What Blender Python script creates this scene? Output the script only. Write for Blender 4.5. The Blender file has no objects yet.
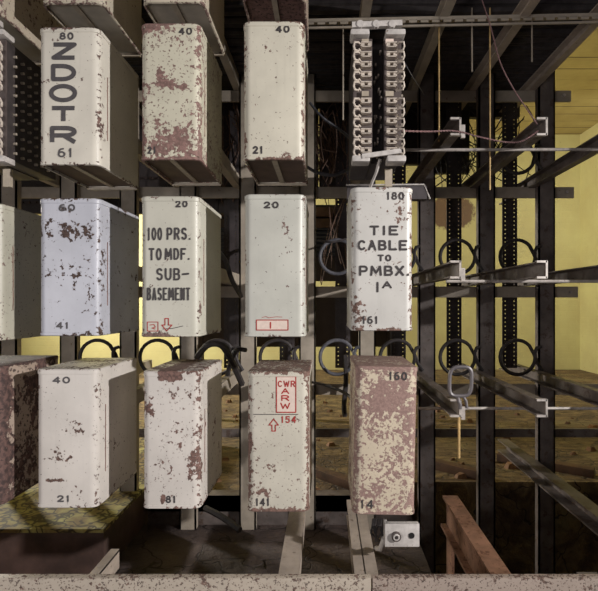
import bpy, bmesh, math, random
from mathutils import Vector, noise as mnoise

SC = bpy.context.scene
COL = SC.collection
F = 480.0            # focal length in pixels
VX, VY = 325.0, 303.0  # principal point
H = 0.85             # camera height above the floor
PI = math.pi
R_ = random.Random(7)

def X(px, Y): return (px - VX) / F * Y
def Z(py, Y): return H + (VY - py) / F * Y
def P(px, py, Y): return Vector((X(px, Y), Y, Z(py, Y)))

# ------------------------------------------------------------------ materials
class NT:
    def __init__(s, name):
        s.m = bpy.data.materials.new(name); s.m.use_nodes = True
        s.t = s.m.node_tree; s.b = s.t.nodes['Principled BSDF']
    def n(s, typ, **kw):
        nd = s.t.nodes.new(typ)
        for k, v in kw.items():
            if k.startswith('i_'): nd.inputs[k[2:].replace('_', ' ')].default_value = v
            else: setattr(nd, k, v)
        return nd
    def l(s, a, b): s.t.links.new(a, b)
    def math(s, op, a, b=None, c=None, clamp=False):
        nd = s.t.nodes.new('ShaderNodeMath'); nd.operation = op; nd.use_clamp = clamp
        for i, v in enumerate((a, b, c)):
            if v is None: continue
            if isinstance(v, (int, float)): nd.inputs[i].default_value = v
            else: s.l(v, nd.inputs[i])
        return nd.outputs[0]
    def noise(s, vec, scale, detail=5, rough=.6, dist=0):
        nd = s.n('ShaderNodeTexNoise'); nd.inputs['Scale'].default_value = scale
        nd.inputs['Detail'].default_value = detail; nd.inputs['Roughness'].default_value = rough
        nd.inputs['Distortion'].default_value = dist
        s.l(vec, nd.inputs['Vector']); return nd.outputs['Fac']
    def ramp(s, fac, a, b):
        nd = s.n('ShaderNodeMapRange'); nd.inputs['From Min'].default_value = a; nd.inputs['From Max'].default_value = b
        nd.interpolation_type = 'SMOOTHSTEP'
        s.l(fac, nd.inputs['Value']); return nd.outputs[0]
    def mix(s, fac, a, b):
        nd = s.t.nodes.new('ShaderNodeMix'); nd.data_type = 'RGBA'
        if isinstance(fac, (int, float)): nd.inputs[0].default_value = fac
        else: s.l(fac, nd.inputs[0])
        for i, v in ((6, a), (7, b)):
            if isinstance(v, (tuple, list)): nd.inputs[i].default_value = (*v[:3], 1)
            else: s.l(v, nd.inputs[i])
        return nd.outputs[2]
    def coord(s, seed=0, kind='Object', scale=(1, 1, 1)):
        tc = s.n('ShaderNodeTexCoord'); mp = s.n('ShaderNodeMapping')
        mp.inputs['Location'].default_value = (seed * 1.37, seed * .71, seed * 2.13)
        mp.inputs['Scale'].default_value = scale
        s.l(tc.outputs[kind], mp.inputs[0]); return mp.outputs[0], tc.outputs[kind]

def srgb(r, g, b):
    f = lambda c: (c / 255 / 12.92) if c / 255 <= .04045 else ((c / 255 + .055) / 1.055) ** 2.4
    return (f(r), f(g), f(b))

def plain(name, col, rough=.6, metal=0, var=.25, scale=30, bump=.0, dirt=None, dirt_amt=.5):
    t = NT(name); v, _ = t.coord()
    n1 = t.noise(v, scale, 5, .6)
    dark = tuple(c * (1 - var) for c in col); lite = tuple(min(1, c * (1 + var)) for c in col)
    c = t.mix(t.ramp(n1, .3, .7), dark, lite)
    if dirt:
        n2 = t.noise(v, scale * 2.3, 6, .7)
        c = t.mix(t.ramp(n2, 1 - dirt_amt - .04, 1 - dirt_amt + .04), c, dirt)
    t.l(c, t.b.inputs['Base Color'])
    t.b.inputs['Roughness'].default_value = rough; t.b.inputs['Metallic'].default_value = metal
    if bump:
        bp = t.n('ShaderNodeBump'); bp.inputs['Strength'].default_value = bump; bp.inputs['Distance'].default_value = .003
        t.l(n1, bp.inputs['Height']); t.l(bp.outputs[0], t.b.inputs['Normal'])
    return t.m

def chipped(name, paint, rust, rust2, amt, fine, edge, half, h, blobs=(), seed=0, scale=70, rough=.42, spec_dark=None, zgrad=0, dep=.22):
    """paint with rust chips. half = half width, h = height of the box; blobs=(cx,cz,rx,rz,strength) in box coordinates"""
    t = NT(name); v, o = t.coord(seed)
    sep = t.n('ShaderNodeSeparateXYZ'); t.l(o, sep.inputs[0])
    n1 = t.noise(v, scale, 5, .62); n2 = t.noise(v, scale * .22, 3, .5)
    val = t.math('ADD', t.math('MULTIPLY', n1, .62), t.math('MULTIPLY', n2, .38))
    ax = t.math('DIVIDE', t.math('ABSOLUTE', sep.outputs[0]), half)
    az = t.math('DIVIDE', t.math('ABSOLUTE', t.math('SUBTRACT', sep.outputs[2], h / 2)), h / 2)
    exx = t.ramp(ax, .80, 1.0); ezz = t.ramp(az, .93, 1.0)
    fr = t.ramp(t.math('MULTIPLY', sep.outputs[1], -1), dep / 2 - .030, dep / 2 - .006)
    e = t.math('MULTIPLY', t.math('MAXIMUM', t.math('MULTIPLY', exx, fr), ezz), edge)
    val = t.math('ADD', val, e)
    if zgrad:
        val = t.math('ADD', val, t.math('MULTIPLY', t.math('SUBTRACT', .5, t.math('DIVIDE', sep.outputs[2], h)), zgrad))
    for (cx, cz, rx, rz, st) in blobs:
        a = t.math('DIVIDE', t.math('SUBTRACT', sep.outputs[0], cx), rx)
        b = t.math('DIVIDE', t.math('SUBTRACT', sep.outputs[2], cz), rz)
        d = t.math('SQRT', t.math('ADD', t.math('MULTIPLY', a, a), t.math('MULTIPLY', b, b)))
        val = t.math('ADD', val, t.math('MULTIPLY', t.math('SUBTRACT', 1, d, clamp=True), st))
    th = 1 - amt
    mask = t.ramp(val, th - .008, th + .008)
    n3 = t.noise(v, scale * 1.75, 3, .55)
    fmask = t.ramp(n3, 1 - fine - .01, 1 - fine + .01)
    nlow = t.noise(v, 9, 4, .6)
    p = t.mix(t.ramp(nlow, .3, .75), tuple(c * .90 for c in paint), tuple(min(1, c * 1.06) for c in paint))
    vs, _ = t.coord(seed + 3, scale=(60, 60, 5))
    st = t.noise(vs, 1.0, 4, .6)
    p = t.mix(t.math('MULTIPLY', t.ramp(st, .55, .8), .25), p, tuple(c * .62 for c in paint))
    halo = t.ramp(val, th - .05, th)
    p = t.mix(t.math('MULTIPLY', halo, .25), p, tuple((a + b) / 2 for a, b in zip(paint, rust)))
    rr = t.mix(t.ramp(t.noise(v, scale * 1.6, 4, .6), .35, .65), rust, rust2)
    c = t.mix(mask, p, rr); c = t.mix(t.math('MULTIPLY', fmask, .9), c, rust2)
    t.l(c, t.b.inputs['Base Color'])
    t.l(t.math('ADD', rough, t.math('MULTIPLY', mask, .4)), t.b.inputs['Roughness'])
    bp = t.n('ShaderNodeBump'); bp.inputs['Strength'].default_value = .5; bp.inputs['Distance'].default_value = .0012
    hgt = t.math('SUBTRACT', t.math('MULTIPLY', nlow, .8), mask)
    t.l(hgt, bp.inputs['Height']); t.l(bp.outputs[0], t.b.inputs['Normal'])
    return t.m

# ------------------------------------------------------------------ mesh builder
class MB:
    def __init__(s): s.v = []; s.f = []
    def add(s, vs, fs):
        o = len(s.v); s.v += [tuple(v) for v in vs]; s.f += [tuple(i + o for i in f) for f in fs]
    def box(s, x0, x1, y0, y1, z0, z1):
        s.add([(x0, y0, z0), (x1, y0, z0), (x1, y1, z0), (x0, y1, z0), (x0, y0, z1), (x1, y0, z1), (x1, y1, z1), (x0, y1, z1)],
              [(0, 3, 2, 1), (4, 5, 6, 7), (0, 1, 5, 4), (1, 2, 6, 5), (2, 3, 7, 6), (3, 0, 4, 7)])
    def bar(s, a, b, w, h, up=(0, 0, 1)):
        a = Vector(a); b = Vector(b); d = (b - a).normalized(); u = Vector(up)
        sx = d.cross(u)
        if sx.length < 1e-4: sx = d.cross(Vector((0, 1, 0)))
        sx.normalize(); u = sx.cross(d).normalized()
        vs = []
        for p in (a, b):
            for i, j in ((-1, -1), (1, -1), (1, 1), (-1, 1)): vs.append(p + sx * i * w / 2 + u * j * h / 2)
        s.add(vs, [(0, 1, 2, 3), (7, 6, 5, 4), (0, 4, 5, 1), (1, 5, 6, 2), (2, 6, 7, 3), (3, 7, 4, 0)])
    def tube(s, pts, r, n=7, closed=False):
        pts = [Vector(p) for p in pts]; N = len(pts); vs = []; prev = None
        for i, p in enumerate(pts):
            a = pts[(i - 1) % N] if (closed or i > 0) else p
            b = pts[(i + 1) % N] if (closed or i < N - 1) else p
            d = (b - a).normalized()
            if prev is None:
                u = d.cross(Vector((0, 0, 1)))
                if u.length < .05: u = d.cross(Vector((0, 1, 0)))
                u.normalize()
            else:
                u = prev - d * prev.dot(d); u.normalize()
            prev = u; w = d.cross(u)
            rr = r[i] if isinstance(r, (list, tuple)) else r
            for k in range(n):
                t = 2 * PI * k / n; vs.append(p + (u * math.cos(t) + w * math.sin(t)) * rr)
        fs = []
        for i in range(N if closed else N - 1):
            j = (i + 1) % N
            for k in range(n):
                k2 = (k + 1) % n; fs.append((i * n + k, i * n + k2, j * n + k2, j * n + k))
        if not closed:
            fs.append(tuple(range(n))[::-1]); fs.append(tuple((N - 1) * n + k for k in range(n)))
        s.add(vs, fs)
    def cyl(s, c, axis, r, L, n=16):
        c = Vector(c); a = Vector(axis).normalized(); s.tube([c - a * L / 2, c + a * L / 2], r, n)
    def loft(s, rings, cap=True):
        n = len(rings[0]); vs = [p for r in rings for p in r]; fs = []
        for i in range(len(rings) - 1):
            for k in range(n):
                k2 = (k + 1) % n; fs.append((i * n + k, i * n + k2, (i + 1) * n + k2, (i + 1) * n + k))
        if cap:
            fs.append(tuple(range(n))[::-1]); fs.append(tuple((len(rings) - 1) * n + k for k in range(n)))
        s.add(vs, fs)
    def build(s, name, mat, parent=None, loc=(0, 0, 0), ang=35, bevel=0, sub=0):
        me = bpy.data.meshes.new(name); me.from_pydata([tuple(Vector(v) - Vector(loc)) for v in s.v], [], s.f)
        bm = bmesh.new(); bm.from_mesh(me)
        bmesh.ops.recalc_face_normals(bm, faces=bm.faces)
        if bevel:
            es = [e for e in bm.edges if len(e.link_faces) == 2 and e.calc_face_angle(0) > math.radians(50)]
            bmesh.ops.bevel(bm, geom=es, offset=bevel, segments=2, affect='EDGES', profile=.6, clamp_overlap=True)
        bm.to_mesh(me); bm.free()
        for p in me.polygons: p.use_smooth = True
        me.set_sharp_from_angle(angle=math.radians(ang))
        me.materials.append(mat)
        o = bpy.data.objects.new(name, me); COL.objects.link(o)
        if parent: o.parent = parent
        else: o.location = loc
        return o

def tag(o, label=None, cat=None, group=None, kind=None):
    for k, v in (('label', label), ('category', cat), ('group', group), ('kind', kind)):
        if v: o[k] = v
    return o
def empty(name, loc, label, cat, group=None):
    o = bpy.data.objects.new(name, None); COL.objects.link(o); o.location = loc; o.empty_display_size = .05
    return tag(o, label, cat, group)

# ------------------------------------------------------------------ stroke lettering
def arc(cx, cy, rx, ry, a0, a1, n=10):
    return [(cx + rx * math.cos(math.radians(a0 + (a1 - a0) * i / n)), cy + ry * math.sin(math.radians(a0 + (a1 - a0) * i / n))) for i in range(n + 1)]
G = {
 'Z': [[(0, 1), (1, 1), (0, 0), (1, 0)]],
 'D': [[(0, 0), (0, 1), (.45, 1)] + arc(.45, .5, .55, .5, 90, -90) + [(0, 0)]],
 'O': [arc(.5, .5, .5, .5, 0, 360, 20)], '0': [arc(.5, .5, .48, .5, 0, 360, 20)],
 'T': [[(0, 1), (1, 1)], [(.5, 1), (.5, 0)]],
 'R': [[(0, 0), (0, 1), (.6, 1)] + arc(.6, .74, .38, .26, 90, -90) + [(0, .48)], [(.5, .48), (1, 0)]],
 'P': [[(0, 0), (0, 1), (.6, 1)] + arc(.6, .72, .38, .28, 90, -90) + [(0, .44)]],
 'S': [arc(.5, .76, .45, .24, 30, 270) + arc(.5, .26, .47, .26, 90, -150)],
 '1': [[(.5, 0), (.5, 1)], [(.5, 1), (.28, .82)]], 'I': [[(.5, 0), (.5, 1)]],
 'M': [[(0, 0), (.08, 1), (.5, .25), (.92, 1), (1, 0)]],
 'F': [[(0, 0), (0, 1), (1, 1)], [(0, .52), (.75, .52)]],
 'U': [[(0, 1), (0, .35)] + arc(.5, .35, .5, .35, 180, 360) + [(1, 1)]],
 'B': [[(0, 0), (0, 1), (.55, 1)] + arc(.55, .76, .36, .24, 90, -90) + [(0, .52)], [(.55, .52)] + arc(.58, .26, .42, .26, 90, -90) + [(0, 0)]],
 'A': [[(0, 0), (.5, 1), (1, 0)], [(.2, .36), (.8, .36)]],
 'E': [[(1, 1), (0, 1), (0, 0), (1, 0)], [(0, .52), (.8, .52)]],
 'N': [[(0, 0), (0, 1), (1, 0), (1, 1)]],
 'C': [arc(.52, .5, .52, .5, 45, 315, 16)],
 'L': [[(0, 1), (0, 0), (1, 0)]],
 'X': [[(0, 0), (1, 1)], [(0, 1), (1, 0)]],
 'W': [[(0, 1), (.25, 0), (.5, .8), (.75, 0), (1, 1)]],
 '2': [arc(.5, .72, .45, .28, 165, -30) + [(.05, 0), (1, 0)]],
 '4': [[(.75, 0), (.75, 1), (0, .3), (1, .3)]],
 '5': [[(.9, 1), (.15, 1), (.1, .55)] + arc(.48, .32, .46, .32, 120, -150)],
 '6': [[(.75, 1)] + arc(.5, .32, .46, .66, 110, 180, 6) + arc(.5, .3, .46, .3, 180, -180, 16)],
 '8': [arc(.5, .76, .38, .24, 0, 360, 16), arc(.5, .27, .48, .27, 0, 360, 16)],
 '-': [[(0, .5), (1, .55)]], '.': [[(.3, 0), (.5, .02)]],
 '^': [[(.5, 0), (.5, .2)]],
}
WID = {'1': .55, 'I': .4, '.': .35, 'M': 1.15, 'W': 1.2, '-': .9}
def stroke(mb, pts, w, Y):
    """pts in (x,z) metres; every dab of paint lies a hair above the one before"""
    hw = w / 2
    lift = lambda: Y - 2.5e-6 * len(mb.f)
    for (ax, az), (bx, bz) in zip(pts[:-1], pts[1:]):
        dx, dz = bx - ax, bz - az; L = math.hypot(dx, dz)
        if L < 1e-7: continue
        nx, nz = -dz / L * hw, dx / L * hw; y = lift()
        mb.add([(ax + nx, y, az + nz), (ax - nx, y, az - nz), (bx - nx, y, bz - nz), (bx + nx, y, bz + nz)], [(0, 1, 2, 3)])
    closed = math.dist(pts[0], pts[-1]) < .001
    for i, (ax, az) in enumerate(pts):
        if i == len(pts) - 1 and closed: continue
        if w > .008 and i in (0, len(pts) - 1) and not closed: continue
        y = lift()
        mb.add([(ax + hw * math.cos(k * PI / 5), y, az + hw * math.sin(k * PI / 5)) for k in range(10)], [tuple(range(10))])
def text(mb, s, x0, y0, x1, y1, th, Yf, jit=.02):
    """paint string s into the pixel rectangle measured on the box front at depth Yf"""
    Y = Yf - .0008; k = Yf / F
    ws = [WID.get(c, .85) for c in s]; gap = .32 if len(s) > 1 else 0
    tot = sum(ws) + gap * (len(s) - 1); W = (x1 - x0); sc = W / tot; cx = x0
    rr = random.Random(s)
    th_m = th * k; ins = th / 2
    for c, w in zip(s, ws):
        gw = w * sc
        for pl in G.get(c, []):
            pts = []
            for (u, v) in pl:
                px = cx + ins * .6 + u * (gw - ins * 1.2); py = y1 - ins - v * (y1 - y0 - 2 * ins)
                pts.append(((px - VX) * k, H + (VY - py) * k))
            stroke(mb, pts, th_m, Y)
        cx += (w + gap) * sc
def pline(mb, pts, th, Yf, off=.0008):
    k = Yf / F; stroke(mb, [((px - VX) * k, H + (VY - py) * k) for px, py in pts], th * k, Yf - off)

# ------------------------------------------------------------------ shared materials
CREAM = srgb(206, 201, 192); RUSTPINK = srgb(138, 112, 105); RUSTDARK = srgb(84, 68, 63)
M = {}
M['ink'] = plain('black_paint_lettering', srgb(62, 57, 58), .6, var=.15, scale=80)
M['ink_grey'] = plain('grey_paint_lettering', srgb(78, 74, 76), .6, var=.15, scale=80)
M['red'] = plain('red_paint_lettering', srgb(165, 50, 45), .6, var=.2, scale=80)
M['redlabel'] = plain('pale_pink_label', srgb(224, 204, 192), .6, var=.06, scale=120)
M['iron'] = plain('dark_shaded_painted_iron', srgb(104, 95, 92), .5, var=.3, scale=14, bump=.2, dirt=srgb(84, 68, 60), dirt_amt=.42)
M['ironlight'] = plain('beige_grey_lit_painted_iron', srgb(172, 161, 147), .5, var=.15, scale=16, bump=.2, dirt=srgb(122, 98, 84), dirt_amt=.34)
M['strip'] = plain('black_perforated_iron', srgb(60, 54, 56), .55, var=.3, scale=20)
M['cable'] = plain('black_cable_sheath', srgb(56, 51, 52), .6, var=.35, scale=40)
M['cablegrey'] = plain('blue_grey_cable_sheath', srgb(92, 92, 100), .5, var=.3, scale=40)
M['brownwire'] = plain('brown_fabric_wire', srgb(120, 96, 84), .8, var=.3, scale=60)
M['pinkwire'] = plain('faded_red_wire', srgb(122, 92, 92), .7, var=.35, scale=160)
M['bright'] = plain('bare_zinc_metal', srgb(190, 182, 176), .4, metal=.25, var=.2, scale=60, dirt=srgb(110, 96, 88), dirt_amt=.36)
M['lug'] = plain('tinned_lug_metal', srgb(196, 184, 172), .45, metal=.1, var=.2, scale=120, dirt=srgb(110, 88, 76), dirt_amt=.38)
M['ceramic'] = plain('grey_moulded_insulator', srgb(82, 72, 70), .6, var=.2, scale=60)
M['bakelite'] = plain('dark_bakelite', srgb(58, 52, 52), .5, var=.25, scale=40)
M['caps'] = plain('pale_grey_end_cap', srgb(190, 184, 180), .45, var=.15, scale=60, dirt=srgb(120, 100, 90), dirt_amt=.36)
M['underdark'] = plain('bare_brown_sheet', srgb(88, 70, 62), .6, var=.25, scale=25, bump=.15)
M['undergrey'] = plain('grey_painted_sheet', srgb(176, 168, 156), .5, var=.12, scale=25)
M['underrust'] = plain('rusted_brown_sheet', srgb(120, 92, 86), .7, var=.25, scale=60, dirt=srgb(52, 42, 40), dirt_amt=.44)
M['seam'] = plain('pale_seam_strip', srgb(170, 158, 142), .5, var=.15, scale=50)
M['rustseam'] = plain('rust_brown_seam', srgb(120, 88, 78), .8, var=.3, scale=150)
M['rustbeam'] = plain('rust_brown_beam', srgb(136, 100, 80), .65, var=.25, scale=22, bump=.3, dirt=srgb(96, 62, 46), dirt_amt=.42)
M['basegrey'] = plain('pale_dusty_lit_channel', srgb(172, 158, 146), .6, var=.12, scale=30, dirt=srgb(110, 92, 82), dirt_amt=.35)
M['shackle'] = plain('grey_forged_steel', srgb(104, 99, 102), .45, metal=.2, var=.15, scale=60)
M['lit_gold'] = plain('lit_gold_rod', srgb(206, 174, 120), .5, var=.25, scale=40)  # glow of the lit wall put into a rod colour
M['rackpanel'] = plain('dark_brown_panel', srgb(58, 48, 46), .6, var=.25, scale=6, dirt=srgb(110, 92, 84), dirt_amt=.30)
M['rackpink'] = plain('pinkish_brown_covers', srgb(92, 72, 66), .7, var=.3, scale=12)
M['rackslat'] = plain('blue_grey_slats', srgb(58, 60, 68), .5, var=.2, scale=20)
M['paperhole'] = plain('black_hole_liner', srgb(18, 16, 16), .8)

# ------------------------------------------------------------------ the setting
YB = 6.13; XR = X(580, YB); CZ = 3.0
def wall_mat(name, base, dark, stains=()):
    t = NT(name); v, o = t.coord(1)
    n1 = t.noise(v, 2.2, 5, .6); n2 = t.noise(v, 26, 4, .6)
    c = t.mix(t.ramp(n1, .3, .75), dark, base)
    sep = t.n('ShaderNodeSeparateXYZ'); t.l(o, sep.inputs[0])
    for (cx, cz, rx, rz, col) in stains:
        a = t.math('DIVIDE', t.math('SUBTRACT', sep.outputs[0], cx), rx); b = t.math('DIVIDE', t.math('SUBTRACT', sep.outputs[2], cz), rz)
        d = t.math('ADD', t.math('SQRT', t.math('ADD', t.math('MULTIPLY', a, a), t.math('MULTIPLY', b, b))), t.math('MULTIPLY', t.math('SUBTRACT', n2, .5), .5))
        c = t.mix(t.ramp(d, 1.05, .85), c, col)
    spk = t.noise(v, 38, 4, .65)
    c = t.mix(t.math('MULTIPLY', t.ramp(spk, .66, .72), .45), c, srgb(120, 96, 60))
    br = t.n('ShaderNodeTexBrick'); br.inputs['Scale'].default_value = 1
    br.inputs['Brick Width'].default_value = .23; br.inputs['Row Height'].default_value = .075; br.inputs['Mortar Size'].default_value = .006
    mp = t.n('ShaderNodeMapping'); mp.inputs['Rotation'].default_value = (math.radians(90), 0, 0)
    t.l(o, mp.inputs[0]); t.l(mp.outputs[0], br.inputs['Vector'])
    bp = t.n('ShaderNodeBump'); bp.inputs['Strength'].default_value = .25; bp.inputs['Distance'].default_value = .01
    t.l(t.math('SUBTRACT', t.math('MULTIPLY', n2, .4), br.outputs['Fac']), bp.inputs['Height']); t.l(bp.outputs[0], t.b.inputs['Normal'])
    t.l(c, t.b.inputs['Base Color']); t.b.inputs['Roughness'].default_value = .6
    return t.m
YEL = srgb(206, 200, 140); YELD = srgb(194, 184, 128)
wm = wall_mat('yellow_painted_brick', YEL, YELD, [(X(452, YB), Z(212, YB), .3, .24, srgb(116, 92, 70))])
wm2 = wall_mat('yellow_painted_plaster', YEL, YELD)
def structure(name, b, mat):
    m = MB(); m.box(*b); o = m.build(name, mat); o['kind'] = 'structure'; return o

def floor_mat():
    t = NT('dirty_floor'); v, o = t.coord(2)
    sep = t.n('ShaderNodeSeparateXYZ'); t.l(o, sep.inputs[0])
    vs, _ = t.coord(5, scale=(1.2, 3.5, 1))
    n1 = t.noise(v, 3, 6, .65); n2 = t.noise(vs, 4.5, 6, .68, 1.2); n3 = t.noise(v, 24, 5, .65)
    brown = t.mix(t.ramp(n2, .36, .66), srgb(70, 53, 40), srgb(134, 112, 78))
    brown = t.mix(t.math('MULTIPLY', t.ramp(n1, .5, .7), .55), brown, srgb(148, 136, 94))
    grey = t.mix(t.ramp(n1, .3, .7), srgb(62, 52, 50), srgb(112, 97, 92))
    grey = t.mix(t.math('MULTIPLY', t.ramp(n3, .55, .7), .5), grey, srgb(80, 64, 58))
    fac = t.ramp(t.math('ADD', sep.outputs[1], t.math('MULTIPLY', t.math('SUBTRACT', n1, .5), .8)), 1.95, 2.3)
    c = t.mix(fac, grey, brown)
    vo = t.n('ShaderNodeTexVoronoi'); vo.feature = 'DISTANCE_TO_EDGE'; vo.inputs['Scale'].default_value = 4.2
    wv = t.n('ShaderNodeVectorMath'); wv.operation = 'ADD'
    nz = t.n('ShaderNodeTexNoise'); nz.inputs['Scale'].default_value = 8
    sc = t.n('ShaderNodeVectorMath'); sc.operation = 'SCALE'; sc.inputs['Scale'].default_value = .25
    t.l(v, nz.inputs['Vector']); t.l(nz.outputs['Color'], sc.inputs[0]); t.l(v, wv.inputs[0]); t.l(sc.outputs[0], wv.inputs[1]); t.l(wv.outputs[0], vo.inputs['Vector'])
    crack = t.math('SUBTRACT', 1, t.ramp(vo.outputs['Distance'], .006, .02))
    c = t.mix(t.math('MULTIPLY', crack, .8), c, srgb(46, 36, 32))
    t.l(c, t.b.inputs['Base Color']); t.b.inputs['Roughness'].default_value = .7
    bp = t.n('ShaderNodeBump'); bp.inputs['Strength'].default_value = .7; bp.inputs['Distance'].default_value = .02
    hh = t.math('ADD', n3, t.math('ADD', t.math('MULTIPLY', n2, 1.2), t.math('MULTIPLY', crack, -1)))
    t.l(hh, bp.inputs['Height']); t.l(bp.outputs[0], t.b.inputs['Normal'])
    return t.m
def ceil_mat():
    t = NT('board_marked_yellow_ceiling'); v, o = t.coord(4)
    sep = t.n('ShaderNodeSeparateXYZ'); t.l(o, sep.inputs[0])
    n1 = t.noise(v, 3, 5, .6); vs, _ = t.coord(6, scale=(1.2, 14, 1)); n2 = t.noise(vs, 2, 5, .6)
    c = t.mix(t.ramp(n1, .3, .7), srgb(172, 154, 102), srgb(190, 174, 118))
    c = t.mix(t.math('MULTIPLY', t.ramp(n2, .5, .8), .35), c, srgb(150, 122, 78))
    yy = t.math('ADD', t.math('DIVIDE', sep.outputs[1], .21), t.math('MULTIPLY', t.math('SUBTRACT', n1, .5), .14))
    fr = t.math('ABSOLUTE', t.math('SUBTRACT', t.math('FRACT', yy), .5))
    line = t.ramp(fr, .455, .48)
    gap = t.ramp(t.noise(vs, .9, 2, .5), .45, .56)
    c = t.mix(t.math('MULTIPLY', t.math('MULTIPLY', line, gap), .9), c, srgb(62, 48, 34))
    t.l(c, t.b.inputs['Base Color']); t.b.inputs['Roughness'].default_value = .7
    return t.m
fm = MB(); TX0, TX1, TY0, TY1, TZ = .335, 2.2, 1.0, 2.28, -.75
fm.box(-4.6, TX0, -1.2, TY1, TZ, 0); fm.box(TX0, TX1, -1.2, TY0, TZ, 0); fm.box(TX1, XR + .15, -1.2, TY1, TZ, 0); fm.box(-4.6, XR + .15, TY1, YB + .15, TZ, 0); fm.box(TX0, TX1, TY0, TY1, TZ - .1, TZ)
o = fm.build('floor', floor_mat()); o['kind'] = 'structure'
structure('ceiling', (-4.6, XR + .15, .9, YB + .15, CZ, CZ + .1), ceil_mat())
structure('wall_back', (-4.6, XR + .15, YB, YB + .15, 0, CZ), wm)
structure('wall_right', (XR, XR + .15, .9, YB, 0, CZ), wm2)
structure('wall_left', (-4.6, -4.45, .9, YB, 0, CZ), wm2)

# kerb in front of the frame: two lengths meeting at a seam
def speckle(name, col, seed, amt):
    return chipped(name, col, srgb(128, 104, 94), srgb(84, 70, 64), amt, .40, .05, .9, .29, seed=seed, scale=120, rough=.6, dep=.3)
KT = Z(573.5, 1.0); xs = X(371, 1.0)
def kerb(x0, x1, mat, label):
    m = MB(); m.box(x0, x1, .982, 1.0, 0, KT)
    o = m.build('kerb_beam', mat, loc=((x0 + x1) / 2, .991, 0), bevel=.0025)
    tag(o, label, 'kerb')
kerb(-1.35, xs - .0015, speckle('speckled_cream_kerb', srgb(178, 166, 152), 3, .415), 'cream speckled kerb along the bottom edge, longer length left of the seam')
kerb(xs + .0015, 1.35, speckle('speckled_pinkish_kerb', srgb(172, 156, 145), 8, .43), 'pinkish speckled kerb along the bottom edge, length right of the seam')

# plinth at the left, yellow crackled top
def crackle():
    t = NT('yellow_crackled_paint'); v, o = t.coord(3)
    n = t.noise(v, 7, 6, .65)
    wv = t.n('ShaderNodeVectorMath'); wv.operation = 'ADD'; nz = t.n('ShaderNodeTexNoise'); nz.inputs['Scale'].default_value = 14
    sc = t.n('ShaderNodeVectorMath'); sc.operation = 'SCALE'; sc.inputs['Scale'].default_value = .22
    t.l(v, nz.inputs['Vector']); t.l(nz.outputs['Color'], sc.inputs[0]); t.l(v, wv.inputs[0]); t.l(sc.outputs[0], wv.inputs[1])
    vo = t.n('ShaderNodeTexVoronoi'); vo.feature = 'DISTANCE_TO_EDGE'; vo.inputs['Scale'].default_value = 16
    t.l(wv.outputs[0], vo.inputs['Vector'])
    crack = t.math('SUBTRACT', 1, t.ramp(vo.outputs['Distance'], .03, .16))
    c = t.mix(t.ramp(n, .36, .6), srgb(196, 190, 116), srgb(136, 112, 64))
    c = t.mix(t.math('MULTIPLY', crack, .9), c, srgb(50, 40, 26))
    t.l(c, t.b.inputs['Base Color']); t.b.inputs['Roughness'].default_value = .75
    return t.m
PY = 1.5; PZ = Z(529, PY); px1 = X(104, PY)
m = MB(); m.box(-2.6, px1, PY, 2.9, 0, PZ - .012)
pl = m.build('plinth', plain('dark_brown_plinth_side', srgb(86, 66, 60), .7, var=.4, scale=9, bump=.3), loc=((px1 - 2.6) / 2, 2.2, 0), bevel=.004)
tag(pl, 'low brown plinth with yellow crackled top beneath the box marked 21', 'plinth')
m = MB(); m.box(-2.6 - (px1 - 2.6) / 2, px1 - (px1 - 2.6) / 2, PY - 2.2, .7, PZ - .012, PZ)
o = m.build('top_coat', crackle(), pl); o['label'] = 'yellow crackled paint coat on top of the plinth'

# ------------------------------------------------------------------ the iron frame
U = [0.352 + .2245 * (k - 5) for k in range(-1, 9)]       # left edge of each upright (columns -1..8)
UC = {k: 0.352 + .2245 * (k - 5) for k in range(-4, 10)}
ROWZ = {-1: H + 1.203, 0: H + .831, 1: H + .459, 2: H + .087, 3: H - .273, 4: H - .62}
YU0, YU1 = 1.80, 1.83
frame = empty('distribution_frame', (0.1, 1.8, 0), 'tall iron distribution frame carrying the metal boxes, grey uprights, crossbars and channel arms', 'frame')
FL = Vector(frame.location)
def fpart(mb, name, mat, **k):
    o = mb.build(name, mat, frame, loc=FL, **k); return o
for k in range(-2, 8):
    x = UC[k]
    m = MB(); zf = TZ if x > TX0 else (PZ if x < px1 else 0); m.box(x, x + .062, YU0, YU0 + .006, zf, CZ); m.box(x, x + .006, YU0, YU1, zf, CZ); m.box(x + .056, x + .062, YU0, YU1, zf, CZ)
    fpart(m, 'upright', M['iron'] if k >= 5 else M['ironlight'])  # right-hand uprights take a darker copy, shade put into the colour
xr = X(574, 1.84)
for z, x0, x1 in ((H + 1.127, -1.4, xr), (H + .79, -1.4, X(570, 1.84)), (H + .422, -1.4, X(573, 1.84)), (H + .042, -1.4, X(577, 1.84)), (H - .33, -1.4, X(600, 1.84))):
    m = MB(); m.box(x0, x1, 1.831, 1.842, z - .021, z + .021)
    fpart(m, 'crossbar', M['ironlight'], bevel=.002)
    m = MB(); m.cyl((x1 - .03, 1.828, z), (0, 1, 0), .006, .012, 10); fpart(m, 'bolt', M['bright'])
# lower rails
m = MB(); m.box(-1.4, 1.3, 2.0, 2.012, H - .56, H - .525); fpart(m, 'lower_rail', M['iron'])
m = MB(); m.box(px1 + .01, TX0, 1.84, 1.90, .05, .11); m.box(px1 + .01, TX0, 1.84, 1.846, 0, .11); fpart(m, 'base_rail', M['iron'])

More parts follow.
